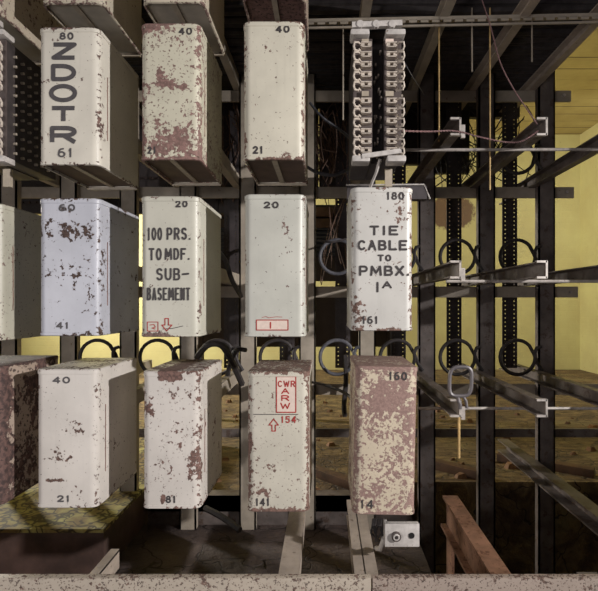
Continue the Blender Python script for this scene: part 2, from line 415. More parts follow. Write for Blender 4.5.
BOXED = {(0, 0), (0, 1), (0, 2), (0, 3), (1, 0), (1, 1), (1, 2), (1, 3), (2, 1), (2, 2), (2, 3), (2, 4), (3, 0), (3, 1), (3, 2), (3, 3), (3, 4), (1, 4)}
def channel(x1, y0, y1, z, h=.042, w=.026, t=.004):
    m = MB()
    m.box(x1 - t, x1, y0, y1, z - h / 2, z + h / 2); m.box(x1 - w, x1 - t, y0, y1, z + h / 2 - t, z + h / 2); m.box(x1 - w, x1 - t, y0, y1, z - h / 2, z - h / 2 + t)
    return m
for r in (0, 1, 2, 3):
    for c in range(-1, 8):
        boxed = (r, c) in BOXED
        x1 = UC[c]
        if c <= 4 and not boxed and not (r == 0 and c == 4) and c != -1: continue
        y0 = 1.275 if boxed or c <= 4 else 1.25
        a = fpart(channel(x1, y0, 2.14, ROWZ[r]), 'arm', M['iron'] if c >= 5 and r > 0 else M['basegrey'] if c >= 6 else M['ironlight'])  # top-row arms take paler copies, lit look put into the colour
        if not boxed and c >= 5 and r > 0:
            z = ROWZ[r]; m = MB()
            m.box(x1 - .003, x1 + .002, y0 - .004, y0 + .008, z - .023, z + .023); m.box(x1 - .026, x1, y0 - .004, y0 + .008, z + .018, z + .0235); m.box(x1 - .026, x1, y0 - .004, y0 + .008, z - .0235, z - .018)
            if c == 5: m.box(x1 + .002, x1 + .012, y0 - .004, y0 + .006, z - .03, z + .004)
            o = m.build('arm_end', M['bright'], a, loc=FL); o['label'] = 'bare bright end of a channel arm'
# carrying rods under the arms
for r, pa in ((1, 405), (2, 446), (3, 418)):
    y = 1.36; z = ROWZ[r] - .0255
    m = MB(); m.tube([(X(pa, y), y, z), (1.1, y, z + (.003 if r == 1 else 0))], .0045, 8)
    fpart(m, 'carrying_rod', M['bright'])
# perforated angle near the top
y = 1.36
m = MB(); xa, xb = X(306, y), 1.05; za, zb = Z(25, y), Z(17, y)
n = 34
for i in range(n):
    t0, t1 = i / n, (i + 1) / n; th = (t1 - t0) * .32
    def q(t, dz): return (xa + (xb - xa) * t, y, za + (zb - za) * t + dz)
    m.bar(q(t0, .004), q(t1 - th, .004), .004, .008); 
    m.bar(q(t0, -.009), q(t1, -.009), .004, .006); m.bar(q(t0, .011), q(t1, .011), .004, .008)
m.bar((xa, y + .012, za + .015), (xb, y + .012, zb + .015), .026, .004)
o = fpart(m, 'perforated_angle', M['ironlight'])
# perforated strips behind the uprights
for c in range(2, 8):
    xc = UC[c] - .056; z0, z1 = H - .262, H + 1.15; yy = 1.935
    m = MB(); w = .030; hx = .018; hr = .0024
    m.box(xc - w, xc - hx - hr, yy, yy + .004, z0, z1); m.box(xc - hx + hr, xc + hx - hr, yy, yy + .004, z0, z1); m.box(xc + hx + hr, xc + w, yy, yy + .004, z0, z1)
    z = z0
    while z < z1:
        for s in (-1, 1): m.box(xc + s * hx - hr, xc + s * hx + hr, yy, yy + .004, z, z + .0122)
        z += .017
    fpart(m, 'perforated_strip', M['strip'])
# jumper rings
def ring_pts(r):
    pts = [(.86 * r, .0, .55 * r)]
    pts = [(1.32 * r, 0, .62 * r), (1.1 * r, -.001, .55 * r), (.98 * r, -.002, .28 * r)]
    for i in range(1, 25):
        a = math.radians(8 - i * (325) / 24); pts.append((r * math.cos(a), .012 * i / 24 - .002, r * math.sin(a)))
    pts += [(1.02 * r, .012, .18 * r), (1.22 * r, .012, -.35 * r), (1.50 * r, .008, -.80 * r)]
    return pts
RR = .064
for c in range(0, 8):
    for zc in (H + .548, H + .1725, H - .203):
        if zc > H + .5 and c not in (7,): continue
        if c <= 2 and zc > H: continue
        cx = UC[c] - .082; dy = 1.79
        m = MB(); m.tube([(cx + p[0], dy + p[1], zc + p[2]) for p in ring_pts(RR)], .0068, 8)
        fpart(m, 'jumper_ring', M['cablegrey'] if c == 4 else M['cable'])  # rings of one column tinted grey-blue to look lit
# golden rods stand in for slits of lit wall; the grey ones are rods
for px, pt, pb, mm in ((439, 18, 142, 'lit_gold'), (490, 8, 190, 'lit_gold'), (472, 8, 72, 'ironlight'), (532, 18, 62, 'ironlight'), (343, 20, 120, 'ironlight')):
    m = MB(); m.tube([P(px, pb, 1.40), P(px, pt, 1.40)], .0024, 6); fpart(m, 'rod_or_lit_slit', M[mm])
m = MB(); m.tube([P(459, 413, 1.27), P(459, 458, 1.27)], .0035, 6); fpart(m, 'rod_or_lit_slit', M['lit_gold'])
# terminal boards, dark, filling the top of the frame
for c, zb in ((-3, .43), (-2, .40), (-1, .42), (0, .40), (1, .39), (2, .40), (3, .47), (4, .47), (5, .62), (6, .58), (7, .83)):
    x0 = UC[c] - .155; x1 = UC[c] + .068
    x0 += .0015; z0, z1 = H + zb, H + 1.30
    m = MB(); m.box(x0, x1, 2.14, 2.17, z0, z1)
    b = fpart(m, 'terminal_board', M['bakelite'])
    z = z0 + .04
    while z < z1 - .05:
        m = MB(); m.box(x0 + .02, x1 - .02, 2.134, 2.14, z, z + .012)
        for i in range(6): m.box(x0 + .03 + i * .03, x0 + .036 + i * .03, 2.12, 2.136, z + .003, z + .009)
        m.build('tag_strip', M['rackpanel'], b, loc=FL); z += .11
# dark plate behind the tie cable box; pale lip paints its lit edge
m = MB(); ya = 1.285
m.add([P(346, 185, ya), P(424, 184, ya), P(430, 199, ya), P(346, 199, ya)], [(0, 1, 2, 3)])
m2 = MB(); z0, z1 = Z(199, ya), Z(186, ya); m2.box(X(347, ya), X(427, ya), ya, ya + .03, z0, z1)
pl = fpart(m2, 'mounting_plate', M['strip'])
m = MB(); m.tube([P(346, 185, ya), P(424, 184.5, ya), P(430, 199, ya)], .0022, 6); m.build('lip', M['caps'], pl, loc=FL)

# row 4: base arms between kerb and frame
def base_arm(c, mat, y1=2.1, x=None, z=ROWZ[4], h=.05, w=.045):
    x = UC[c] if x is None else x
    m = MB(); m.box(x - .006, x, 1.0, y1, z - h / 2, z + h / 2); m.box(x - w, x, 1.0, y1, z + h / 2 - .005, z + h / 2 + .001)
    m.box(x - w, x, 1.0, y1, z - h / 2, z - h / 2 + .005)
    return fpart(m, 'base_arm', mat)
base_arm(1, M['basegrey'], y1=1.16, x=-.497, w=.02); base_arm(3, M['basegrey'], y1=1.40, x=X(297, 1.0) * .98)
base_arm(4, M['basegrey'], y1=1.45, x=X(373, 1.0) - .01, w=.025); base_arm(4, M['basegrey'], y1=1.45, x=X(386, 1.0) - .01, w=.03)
base_arm(6, M['iron'], y1=1.06, x=.60); base_arm(7, M['iron'], x=.80)
# rusted beam on its own, lying from the kerb
m = MB(); zt = H - .585; xa = X(490, 1.0) * .585 / .5625; xb = xa + .045
m.box(xa, xb, 1.0, 1.46, zt - .008, zt); m.box(xa + .012, xa + .02, 1.0, 1.46, zt - .085, zt - .008)
m.box(xa - .006, xb, 1.0, 1.46, zt - .093, zt - .085); m.box(xa + .012, xa + .02, 1.40, 1.46, TZ, zt - .09)
o = m.build('rusted_beam', M['rustbeam'], loc=(xa, 1.2, 0)); tag(o, 'short rusty brown beam sloping from the kerb into the dark pit', 'beam')

# ------------------------------------------------------------------ the metal covers
YF = 1.05; DEP = .22
def plan(hw, d, r, out=0., n=7):
    """rounded front corners, square back; centred, y from -d/2 (front) to d/2"""
    hw += out; y0 = -d / 2 - out; y1 = d / 2; pts = []
    for i in range(n + 1):
        a = PI + PI / 2 * i / n; pts.append((-hw + r + r * math.cos(a), y0 + r + r * math.sin(a)))
    for i in range(n + 1):
        a = 1.5 * PI + PI / 2 * i / n; pts.append((hw - r + r * math.cos(a), y0 + r + r * math.sin(a)))
    pts += [(hw, y1), (-hw, y1)]
    return pts
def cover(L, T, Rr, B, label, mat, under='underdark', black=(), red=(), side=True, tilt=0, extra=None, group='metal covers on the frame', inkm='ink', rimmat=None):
    x0 = X(L, YF + (.012 if L < VX else 0)); x1 = X(Rr, YF + (.012 if Rr > VX else 0)); zt, zb = Z(T, YF), Z(B, YF); hw = (x1 - x0) / 2; h = zt - zb; yc = YF + DEP / 2
    root = empty('terminal_cover', ((x0 + x1) / 2, yc, zb), label, 'metal box', group)
    mt = mat(hw, h)
    RO = .017
    def ring(z, inset, out=0): return [(x, y, z) for x, y in plan(hw - inset, DEP - 2 * inset, RO - inset * .5, out)]
    m = MB()
    m.loft([ring(.004, 0), ring(h * .33, 0), ring(h * .66, 0), ring(h - .004, 0)], cap=False)
    m.box(-hw + .002, hw - .002, DEP / 2 - .003, DEP / 2, .004, h - .004)   # back plate
    body = m.build('body', mt, root)
    # folded cap along the top, with a small rounded shoulder
    m = MB(); m.loft([ring(h - .0115, 0, .0002), ring(h - .011, 0, .0013), ring(h - .003, 0, .0013), ring(h - .0006, .0016, .001), ring(h, .004)], cap=True)
    m.build('top_cap', mt, root)
    m = MB(); 
    lo = [ring(.0075, 0, .0002), ring(.007, 0, .0011), ring(.0015, 0, .0011), ring(0, .0012), ring(0, .0036), ring(.008, .0036)]
    m.loft(lo, cap=False); m.build('bottom_rim', mt, root)
    m = MB(); m.box(-hw + .003, -.006, -DEP / 2 + .003, DEP / 2 - .003, .006, .009); m.box(.006, hw - .003, -DEP / 2 + .003, DEP / 2 - .003, .006, .009)
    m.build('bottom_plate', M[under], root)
    m = MB(); m.box(-.006, .006, -DEP / 2 + .003, DEP / 2 - .002, .003, .009); m.build('seam_strip', M['seam'], root)
    m = MB(); m.box(-hw + .002, hw - .002, DEP / 2 - .004, DEP / 2 + .002, -.003, .004); m.build('back_lip', M['seam'], root)
    if side:
        m = MB(); rr = random.Random(label); z = h * .22; pts = []
        while z < h * .72:
            pts.append((hw + .0003, -DEP / 2 + .040 + rr.uniform(-.0006, .0006), z)); z += .008
        m.tube(pts, .0011, 5); m.build('side_seam', M['rustseam'], root)
    off = Vector(root.location)
    for lst, mm, red_ in ((black, M[inkm], False), (red, M['red'], True)):
        for it in lst:
            m = MB(); items = it if isinstance(it, list) else [it]
            for q in items:
                if isinstance(q[0], str): text(m, q[0], *q[1:5], q[5], YF)
                else: pline(m, q[0], q[1], YF)
            isn = isinstance(items[0][0], str) and items[0][0].isdigit()
            nm = 'painted_mark' if not isinstance(items[0][0], str) else 'painted_number' if isn else 'lettering'
            o = m.build(nm, mm, root, loc=off)
            if red_: o['label'] = 'red painted mark on the front'
    if extra: extra(root, off)
    if tilt: root.rotation_euler = (0, math.radians(tilt), 0)
    return root

def mk(paint=CREAM, amt=.40, fine=.30, edge=.10, blobs=(), seed=0, scale=70, r1=RUSTPINK, r2=RUSTDARK, zgrad=0, rough=.42):
    scale *= 1.5; amt -= .008; fine += .032
    def f(hw, h):
        bl = [((b[0] - .5) * 2 * hw, (1 - b[1]) * h, b[2] * 2 * hw, b[3] * h, b[4]) for b in blobs]   # u,v(from top),ru,rv
        return chipped('chipped_paint', paint, r1, r2, amt, fine, edge, hw, h, bl, seed, scale, rough, zgrad=zgrad)
    return f
DK = srgb(74, 58, 54)
# row 0 (only undersides in view)
cover(-62, -142, 5 - 5, 14, 'box at the top left corner, grey underside and dark side showing', mk(srgb(190, 178, 160), .42, seed=1), 'undergrey')
cover(44, -152, 103, 4, 'box cut by the top edge above the box lettered ZDOTR, pale grey underside', mk(srgb(196, 186, 168), .38, seed=2), 'undergrey')
cover(144, -152, 203, 3, 'box cut by the top edge above the most chipped top-row box numbered 40, grey underside', mk(srgb(196, 186, 168), .38, seed=3), 'undergrey')
cover(243, -150, 305, -2, 'box cut by the top edge with a rusted speckled underside', mk(srgb(186, 170, 154), .45, seed=4), 'underrust')
# row 1
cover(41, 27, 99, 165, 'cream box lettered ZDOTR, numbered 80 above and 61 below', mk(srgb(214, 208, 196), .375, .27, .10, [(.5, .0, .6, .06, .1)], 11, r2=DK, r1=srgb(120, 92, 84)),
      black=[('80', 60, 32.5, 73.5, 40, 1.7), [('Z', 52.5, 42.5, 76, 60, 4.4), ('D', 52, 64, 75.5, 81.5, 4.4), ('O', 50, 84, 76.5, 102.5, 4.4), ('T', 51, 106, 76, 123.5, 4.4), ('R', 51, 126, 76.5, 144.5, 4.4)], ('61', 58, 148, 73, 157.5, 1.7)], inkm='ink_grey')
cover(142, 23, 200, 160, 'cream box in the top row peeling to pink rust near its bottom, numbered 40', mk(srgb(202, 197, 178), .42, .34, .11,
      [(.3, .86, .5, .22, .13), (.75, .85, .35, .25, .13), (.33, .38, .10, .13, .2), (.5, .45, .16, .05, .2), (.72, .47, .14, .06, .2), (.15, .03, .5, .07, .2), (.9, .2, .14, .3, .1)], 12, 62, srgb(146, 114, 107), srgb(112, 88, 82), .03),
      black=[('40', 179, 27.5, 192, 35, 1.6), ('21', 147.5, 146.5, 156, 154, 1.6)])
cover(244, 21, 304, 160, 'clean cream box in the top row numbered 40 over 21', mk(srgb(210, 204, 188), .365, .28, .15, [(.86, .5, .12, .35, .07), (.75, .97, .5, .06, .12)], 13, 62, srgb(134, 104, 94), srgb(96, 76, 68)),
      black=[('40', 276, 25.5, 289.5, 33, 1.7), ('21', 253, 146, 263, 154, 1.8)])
# row 2
cover(-64, 203, 1, 341, 'plain grey-green box at the left edge beside the box numbered 60', mk(srgb(186, 182, 166), .38, .30, .05, seed=20))
cover(41, 198, 99, 336, 'pale bluish box with brown chips, numbered 60 over 41', mk(srgb(188, 189, 199), .40, .27, .08,
      [(.15, .24, .22, .14, .14), (.62, .26, .3, .12, .14), (.4, .5, .14, .2, .12), (.6, .57, .13, .2, .13), (.85, .35, .14, .35, .11), (.85, .7, .14, .2, .08)], 21, 60, srgb(92, 72, 64), srgb(58, 46, 42)),
      black=[('60', 59, 204, 75, 211.5, 1.7), ('41', 56.5, 322, 69, 329, 1.6)], inkm='ink_grey')
def r2c2x(root, off): pass
cover(142, 196, 199, 337, 'cream box lettered 100 PRS. TO MDF. SUB-BASEMENT', mk(srgb(198, 195, 182), .365, .27, .12, [(.3, .99, .6, .05, .12)], 22),
      black=[('20', 175.5, 200.5, 187.5, 207.5, 1.7), ('100', 147.5, 227.5, 162, 240.5, 1.7), ('PRS.', 167, 227.5, 191, 240, 2.0), ('TO', 149, 248, 161.5, 260.5, 2.0), ('MDF.', 165, 248, 190, 260, 2.0),
             ('SUB-', 156.5, 268, 189, 280.5, 2.0), ('BASEMENT', 147, 287.5, 190, 300.5, 1.9), ([(163, 329), (172, 328.5), (183, 326)], .7)],
      red=[([(147.5, 322), (158, 322), (158, 331), (147.5, 331), (147.5, 322)], .8), ([(150, 325), (154, 324.5), (155.5, 327), (152, 328), (155, 329)], .8),
           ([(165, 318.5), (168.5, 318.5), (168.5, 325), (172, 325), (166.7, 331), (161.8, 325), (165, 325), (165, 318.5)], 1.0)])
def r2c3x(root, off):
    m = MB(); k = YF / F; m.add([P(257, 320.5, YF - .0005), P(287.5, 320.5, YF - .0005), P(287.5, 329.5, YF - .0005), P(257, 329.5, YF - .0005)], [(0, 1, 2, 3)])
    m.build('paper_label', M['redlabel'], root, loc=off)
cover(245, 194, 305, 337, 'cream box numbered 20 with a small red-framed label near its foot', mk(srgb(196, 195, 186), .35, .26, .10, [(.65, .3, .2, .3, .06)], 23),
      black=[('20', 264, 201.5, 278.5, 208.5, 1.7)],
      red=[([(256.5, 320), (288, 320), (288, 330), (256.5, 330), (256.5, 320)], 1.0), ([(270.5, 322.5), (270.5, 328)], 1.4), ([(262, 317.5), (266, 316.5), (269, 317.8), (276, 316.8), (282, 317)], .5)], extra=r2c3x)
cover(351.5, 187, 412, 331, 'white box lettered TIE CABLE TO PMBX. 1A', mk(srgb(208, 205, 200), .385, .26, .07,
      [(.78, .17, .14, .22, .13), (.12, .85, .16, .2, .12), (.95, .35, .1, .35, .1), (.55, .99, .5, .05, .12), (.45, .03, .3, .08, .08)], 24, 58, srgb(136, 108, 98), srgb(96, 74, 66)),
      black=[('180', 386.5, 192, 404, 200, 1.6), ('TIE', 370, 225.5, 398, 235.5, 2.2), ('CABLE', 358, 240, 407, 250.5, 2.2), ('TO', 378, 254.5, 391, 261.5, 1.8), ('PMBX.', 359.5, 265.5, 410, 276, 2.2),
             [('I', 376, 281.8, 379, 292.5, 2.1), ('A', 382.5, 281, 391.5, 288.5, 1.8)], ('161', 362, 316, 378, 324, 1.6)])
# row 3
cover(-62, 366, 2, 506, 'rust-blotched box at the left edge in the bottom row', mk(srgb(178, 160, 146), .50, .36, .12, [(.9, .2, .3, .3, .05)], 30, 40, srgb(112, 86, 80), srgb(66, 52, 50)), side=False)
cover(38.5, 369, 97, 508, 'cream box with scattered dark chips, numbered 40 over 21 in the bottom row', mk(srgb(214, 207, 200), .375, .27, .09,
      [(.55, .38, .35, .12, .12), (.4, .62, .35, .12, .1), (.33, .80, .26, .022, .3)], 31, 66, srgb(120, 94, 84), DK),
      black=[('40', 53, 376.5, 70, 383.5, 1.6), ('21', 57.5, 495, 70, 502, 1.6)], inkm='ink_grey')
cover(144, 371, 200, 509, 'cream box with a brown rust patch under its top edge, numbered 81', mk(srgb(210, 203, 196), .395, .30, .12,
      [(.47, .035, .30, .05, .45), (.14, .25, .16, .12, .15), (.8, .2, .2, .1, .08), (.88, .6, .14, .3, .1), (.36, .93, .07, .045, .45)], 32, 66, srgb(130, 100, 92), srgb(92, 72, 66)),
      black=[('81', 166, 495.5, 176, 503, 1.6)])
def r3c3x(root, off):
    m = MB(); d = YF - .0005; m.add([P(276.5, 376.5, d), P(295.8, 376.5, d), P(295.8, 412, d), P(276.5, 412, d)], [(0, 1, 2, 3)])
    m.build('paper_label', M['redlabel'], root, loc=off)
cover(248, 371.5, 309, 512, 'cream box with a tall red-framed label CWR ARW and a red arrow, numbered 141', mk(srgb(204, 198, 184), .41, .31, .15, [(.1, .75, .16, .2, .1), (.5, .99, .6, .06, .12), (.25, .87, .2, .06, .12)], 33, 75, srgb(134, 104, 94), srgb(98, 78, 70)),
      black=[('141', 255.5, 498, 269.5, 506, 1.6), ([(253.5, 414.3), (298, 414.3)], .7)],
      red=[([(276.5, 376.5), (295.8, 376.5), (295.8, 412.2), (276.5, 412.2), (276.5, 376.5)], 1.1), ('CWR', 278, 380.5, 295, 387, 1.2), ('A', 281.5, 388, 289, 394, 1.3), ('R', 281.5, 395, 289, 401, 1.3), ('W', 280.5, 402.5, 290, 409, 1.3),
           ('154', 281, 416, 296, 423, 1.2), ([(272, 431), (272, 425), (269, 425), (273.7, 419), (278.4, 425), (275.4, 425), (275.4, 431), (272, 431)], 1.0)], extra=r3c3x)
cover(353, 366.5, 414, 515, 'heavily rusted box in the bottom row numbered 160, leaning slightly', mk(srgb(208, 194, 172), .485, .36, .09,
      [(.6, .22, .5, .22, .12), (.75, .55, .35, .4, .05), (.2, .85, .2, .12, .06), (.35, .62, .3, .2, -.06), (.3, .15, .3, .12, .05)], 34, 70, srgb(158, 130, 122), srgb(136, 110, 103)),
      black=[('160', 386, 371.5, 404, 380, 1.6), ('14', 360, 500, 373, 509, 1.6)], tilt=1.2)

# ------------------------------------------------------------------ uncovered terminal blocks
def block(xoff, label, side_pins):
    xc = X(378, YF) + xoff; root = empty('terminal_block', (xc, 1.16, Z(160, YF)), label, 'terminal block', 'uncovered terminal blocks')
    off = Vector(root.location); sh = Vector((xoff, 0, 0))
    def pp(px, py, Y=YF): return Vector((X(px, YF), 0, Z(py, YF))) + sh + Vector((0, Y, 0))
    def bx(m, px0, px1, py0, py1, y0, y1): m.box(X(px0, YF) + xoff, X(px1, YF) + xoff, y0, y1, Z(py1, YF), Z(py0, YF))
    for a, b in ((353.5, 373), (385, 402.5)):
        m = MB(); bx(m, a, b, 36, 156, 1.068, 1.26); m.build('side_plate', M['bakelite'], root, loc=off, bevel=.001)
        m = MB(); bx(m, a + .2, b - .2, 36, 156, 1.062, 1.068); m.build('front_plate', M['ceramic'], root, loc=off)
    m = MB(); bx(m, 373.2, 384.8, 32, 157, 1.10, 1.25); m.build('core', M['bakelite'], root, loc=off)
    rr = random.Random(3)
    for i in range(22): 
        m = MB(); py = rr.uniform(40, 150); px = rr.uniform(375, 383); bx(m, px, px + 1.5, py, py + 2.5, 1.085, 1.10)
        m.build('contact_spring', M['lug'], root, loc=off)
    for a, b in ((350.5, 369.5), (385.5, 405.5)):
        m = MB(); bx(m, a, b, 29.5, 35.5, 1.045, 1.085); m.build('end_cap', M['caps'], root, loc=off, bevel=.004)
        m = MB(); bx(m, a + 1.5, b + .5, 155.5, 162, 1.045, 1.085); m.build('end_cap', M['caps'], root, loc=off, bevel=.004)
    for sgn in (0, 1):
        m = MB(); a, b = ((362, 369), (386, 394))[sgn]; bx(m, a, b, 37.5, 42, 1.055, 1.062); o = m.build('number_tag', M['redlabel'] if sgn else M['seam'], root, loc=off)
        m = MB(); bx(m, a, b, 90, 95, 1.055, 1.062); m.build('number_tag', M['seam'], root, loc=off)
    rows = [45, 54.7, 64.7, 74.7, 84.5, 101, 111, 121, 131.5, 141.6, 150.5]
    for py in rows:
        for sgn in (0, 1):
            # inner lug: flat plate with a dark eye
            a, b = ((361, 371.5), (386.5, 397))[sgn]
            m = MB(); cx = (a + b) / 2
            bx(m, a, cx - 1.7, py - 2, py + 1.6, 1.048, 1.0625); bx(m, cx + 1.7, b, py - 2, py + 1.6, 1.048, 1.0625); bx(m, a, b, py - 2.6, py - 1.5, 1.046, 1.0625); bx(m, a + 1, b - 1, py + 1.3, py + 2.4, 1.048, 1.0625)
            m.build('lug', M['lug'], root, loc=off)
            # outer spring clip: an open loop
            cx = (357, 400.5)[sgn]; s = (1, -1)[sgn]; dy = 2.4
            m = MB(); pts = [pp(cx + s * 4.0, py + dy - 3.5, 1.055), pp(cx + s * 1.5, py + dy - 3.8, 1.045), pp(cx - s * 2.6, py + dy - 3.4, 1.042), pp(cx - s * 3.4, py + dy, 1.045), pp(cx - s * 2.2, py + dy + 3, 1.048), pp(cx + s * 1.4, py + dy + 3.2, 1.052), pp(cx + s * 2.2, py + dy + .6, 1.055), pp(cx + s * 3.8, py + dy + 1.5, 1.06)]
            m.tube(pts, .0024, 6); m.build('clip', M['lug'], root, loc=off)
    m = MB(); m.bar(pp(352, 26, 1.05), pp(402, 24, 1.05), .012, .012)
    for px in (360, 376, 392): m.cyl(pp(px, 25.5, 1.046), (0, 1, 0), .008, .008, 10)
    m.build('top_strap', M['caps'], root, loc=off)
    m = MB(); m.bar(pp(362, 157, 1.046), pp(401, 151.5, 1.046), .006, .010); m.build('bottom_strap', M['caps'], root, loc=off)
    m = MB(); m.tube([pp(380.5, 158, 1.06), pp(378, 168, 1.08), pp(371.5, 184, 1.12)], .0035, 7); m.build('stay_rod', M['caps'], root, loc=off)
    m = MB(); bx(m, 388, 395.5, 162.5, 181, 1.10, 1.11); m.build('hanging_tag', M['seam'], root, loc=off)
    m = MB(); bx(m, 356, 400, 60, 140, 1.25, 1.275); m.build('back_bracket', M['iron'], root, loc=off)
    if side_pins:
        for i, py in enumerate([48 + 10 * j for j in range(11)]):
            m = MB(); px = 402.5
            for j in range(6):
                y = 1.09 + j * .026; m.cyl((X(px, YF) + xoff + .003, y, Z(py, YF) - .003 * (j % 2)), (1, 0, 0), .0032, .008, 8)
            m.build('pin_row', M['ironlight'], root, loc=off)
    return root
block(0, 'open terminal block with two columns of white clips above the TIE CABLE box', True)
block(X(0, YF) - X(400.5, YF), 'dark open terminal block at the left edge beside the ZDOTR box', True)

# ------------------------------------------------------------------ small things
# shackle on the end of an arm
xa = UC[5] - .004; ya = 1.247; sk = lambda px, py: (X(px, ya), ya, Z(py, ya))
m = MB(); 
ptsr = []
cx, cy, hw_, hh = 460.5, 381.5, 11, 14.5
for i in range(32):
    a = 2 * PI * i / 32; c_, s_ = math.cos(a), math.sin(a)
    ptsr.append(sk(cx + hw_ * (abs(c_) ** .55) * (1 if c_ > 0 else -1) - s_ * -1.0, cy - hh * (abs(s_) ** .55) * (1 if s_ > 0 else -1)))
m.tube(ptsr, .0052, 8, closed=True)
sh_ = m.build('shackle', M['shackle'], loc=sk(461, 410)); tag(sh_, 'grey steel oval shackle standing on a channel arm end', 'shackle')
m = MB(); m.tube([sk(458, 396), sk(458.5, 401), sk(460, 404), sk(460, 409)], [.004, .005, .0055, .005], 8)
m.tube([sk(463, 396), sk(466, 401), sk(467, 408)], .004, 8); m.build('shackle_pin', M['shackle'], sh_, loc=sk(461, 410))

# pale plate below the rusted box
yq = 1.06
root = empty('outlet_plate', P(402, 547, yq), 'pale plate with a screw boss and black hole under the most rusted box', 'plate')
off = Vector(root.location)
m = MB(); m.box(X(385, yq), X(419.5, yq), yq, yq + .006, Z(547, yq), Z(524, yq)); m.box(X(386, yq), X(419, yq), yq + .006, yq + .014, Z(526, yq), Z(524, yq)); m.box(X(385, yq), X(388, yq), yq + .006, yq + .03, Z(547, yq), Z(524, yq))
m.build('plate', M['caps'], root, loc=off, bevel=.0012)
m = MB(); c0 = P(396, 536, yq); m.cyl(c0 + Vector((0, -.002, 0)), (0, 1, 0), .0105, .008, 20); m.build('boss', M['ceramic'], root, loc=off)
m = MB(); m.tube([c0 + Vector((.0055 * math.cos(a * PI / 8), -.0065, .0055 * math.sin(a * PI / 8))) for a in range(16)], .0022, 6, closed=True); m.build('washer', M['caps'], root, loc=off)
m = MB(); m.cyl(c0 + Vector((0, -.006, 0)), (0, 1, 0), .0035, .006, 12); m.build('screw', M['bakelite'], root, loc=off)
m = MB(); m.cyl(P(411.5, 535.5, yq) + Vector((0, .0005, 0)), (0, 1, 0), .0065, .004, 18); m.build('hole', M['paperhole'], root, loc=off)
m = MB(); m.tube([P(386, 545, yq) + Vector((0, .03, 0)), P(383, 556, yq) + Vector((0, .05, -.01)), P(381, 560, yq) + Vector((0, .09, -.02))], .006, 8); m.build('stem', M['caps'], root, loc=off)
m = MB()
for i in range(7):
    x = 373 + i * 1.7; m.tube([P(x, 519, 1.14), P(x + R_.uniform(-2, 2), 526, 1.11), P(x + R_.uniform(-3, 3), 533, 1.10), P(377 + R_.uniform(-2, 5), 541, 1.12)], .0022, 6)
o = m.build('wire_tuft', M['cable'], loc=P(378, 541, 1.12)); tag(o, 'tuft of black wires beside the pale plate under the rusted box', 'wires', kind='stuff')

def wire(name, pts, r, mat, label, cat='wire', group=None, twist=0, steps=14):
    P_ = [Vector(p) for p in pts]; out = []
    for i in range(len(P_) - 1):
        p0 = P_[max(i - 1, 0)]; p1 = P_[i]; p2 = P_[i + 1]; p3 = P_[min(i + 2, len(P_) - 1)]
        for s in range(steps):
            t = s / steps; t2 = t * t; t3 = t2 * t
            out.append(.5 * ((2 * p1) + (p2 - p0) * t + (2 * p0 - 5 * p1 + 4 * p2 - p3) * t2 + (3 * p1 - p0 - 3 * p2 + p3) * t3))
    out.append(P_[-1]); m = MB()
    if twist:
        for ph in (0, PI):
            m.tube([p + Vector((0, math.cos(i * 1.15 + ph), math.sin(i * 1.15 + ph))) * r * 1.05 for i, p in enumerate(out)], r, 5)
    else: m.tube(out, r, 6)
    o = m.build(name, mat, loc=out[-1]); tag(o, label, cat, group); return o
wire('jumper_wire', [P(478, -12, 1.28), P(490, 25, 1.27), P(500, 62, 1.25), P(513, 88, 1.245), P(524, 105, 1.24), P(537, 124, 1.24)], .0012, M['pinkwire'], 'faded red twisted wire hanging down to the upper arm end', twist=1, steps=22)
wire('jumper_wire', [P(402, 131, 1.10), P(430, 131.5, 1.2), P(455, 131, 1.24), P(480, 137, 1.25), P(505, 142, 1.26), P(522, 141, 1.25), P(538, 131, 1.244)], .0012, M['pinkwire'], 'faded red twisted wire running sideways from the open terminal block', twist=1, steps=22)
wire('jumper_wire', [P(385, 50, 1.2), P(401, 58, 1.3), P(412, 76, 1.4), P(425, 96, 1.8)], .0016, M['cablegrey'], 'thin grey wire slanting down right of the open terminal block')
wire('cable', [P(310, 103, 1.7), P(322, 117, 1.68), P(340, 130, 1.66), P(352, 140, 1.3)], .005, M['cablegrey'], 'grey cable in the dark gap left of the open terminal block', 'cable')
wire('cable', [P(302, 163, 1.62), P(316, 172, 1.6), P(335, 175, 1.6), P(350, 168, 1.62)], .006, M['cablegrey'], 'sagging grey cable above the beige crossbar between box 20 and TIE CABLE', 'cable')
wire('cable', [P(318, 240, 1.7), P(332, 242, 1.66), P(350, 238, 1.7)], .004, M['cable'], 'short black cable crossing above the hanging ring beside TIE CABLE', 'cable')
wire('cable', [P(310, 382, 1.8), P(325, 385, 1.7), P(343, 392, 1.6), P(356, 402, 1.4)], .005, M['cable'], 'black cable dipping behind the most rusted box', 'cable')
wire('cable', [P(345, 355, 1.79), P(346, 380, 1.79), P(344, 405, 1.79), P(345, 416, 1.8)], .009, M['cable'], 'thick black cable hanging below the ring beside the most rusted box', 'cable')
wire('cable', [P(350, 362, 1.7), P(354, 375, 1.7), P(351, 400, 1.7)], .007, M['cable'], 'black cable curling behind the left edge of the most rusted box', 'cable')
wire('cable', [P(197, 357, 1.5), P(208, 345, 1.45), P(222, 346, 1.45), P(232, 362, 1.5), P(242, 384, 1.6)], .010, M['cable'], 'thick black cable arching over the box numbered 81', 'cable')
wire('cable', [P(246, 350, 1.6), P(236, 351, 1.62), P(229, 368, 1.64), P(226, 388, 1.7)], .008, M['cable'], 'black cable crossing behind the arched cable left of the CWR box', 'cable')
wire('cable', [P(217, 250, 1.45), P(226, 262, 1.5), P(232, 280, 1.5), P(241, 296, 1.6)], .008, M['cablegrey'], 'grey cable in the gap right of the SUB-BASEMENT box', 'cable')
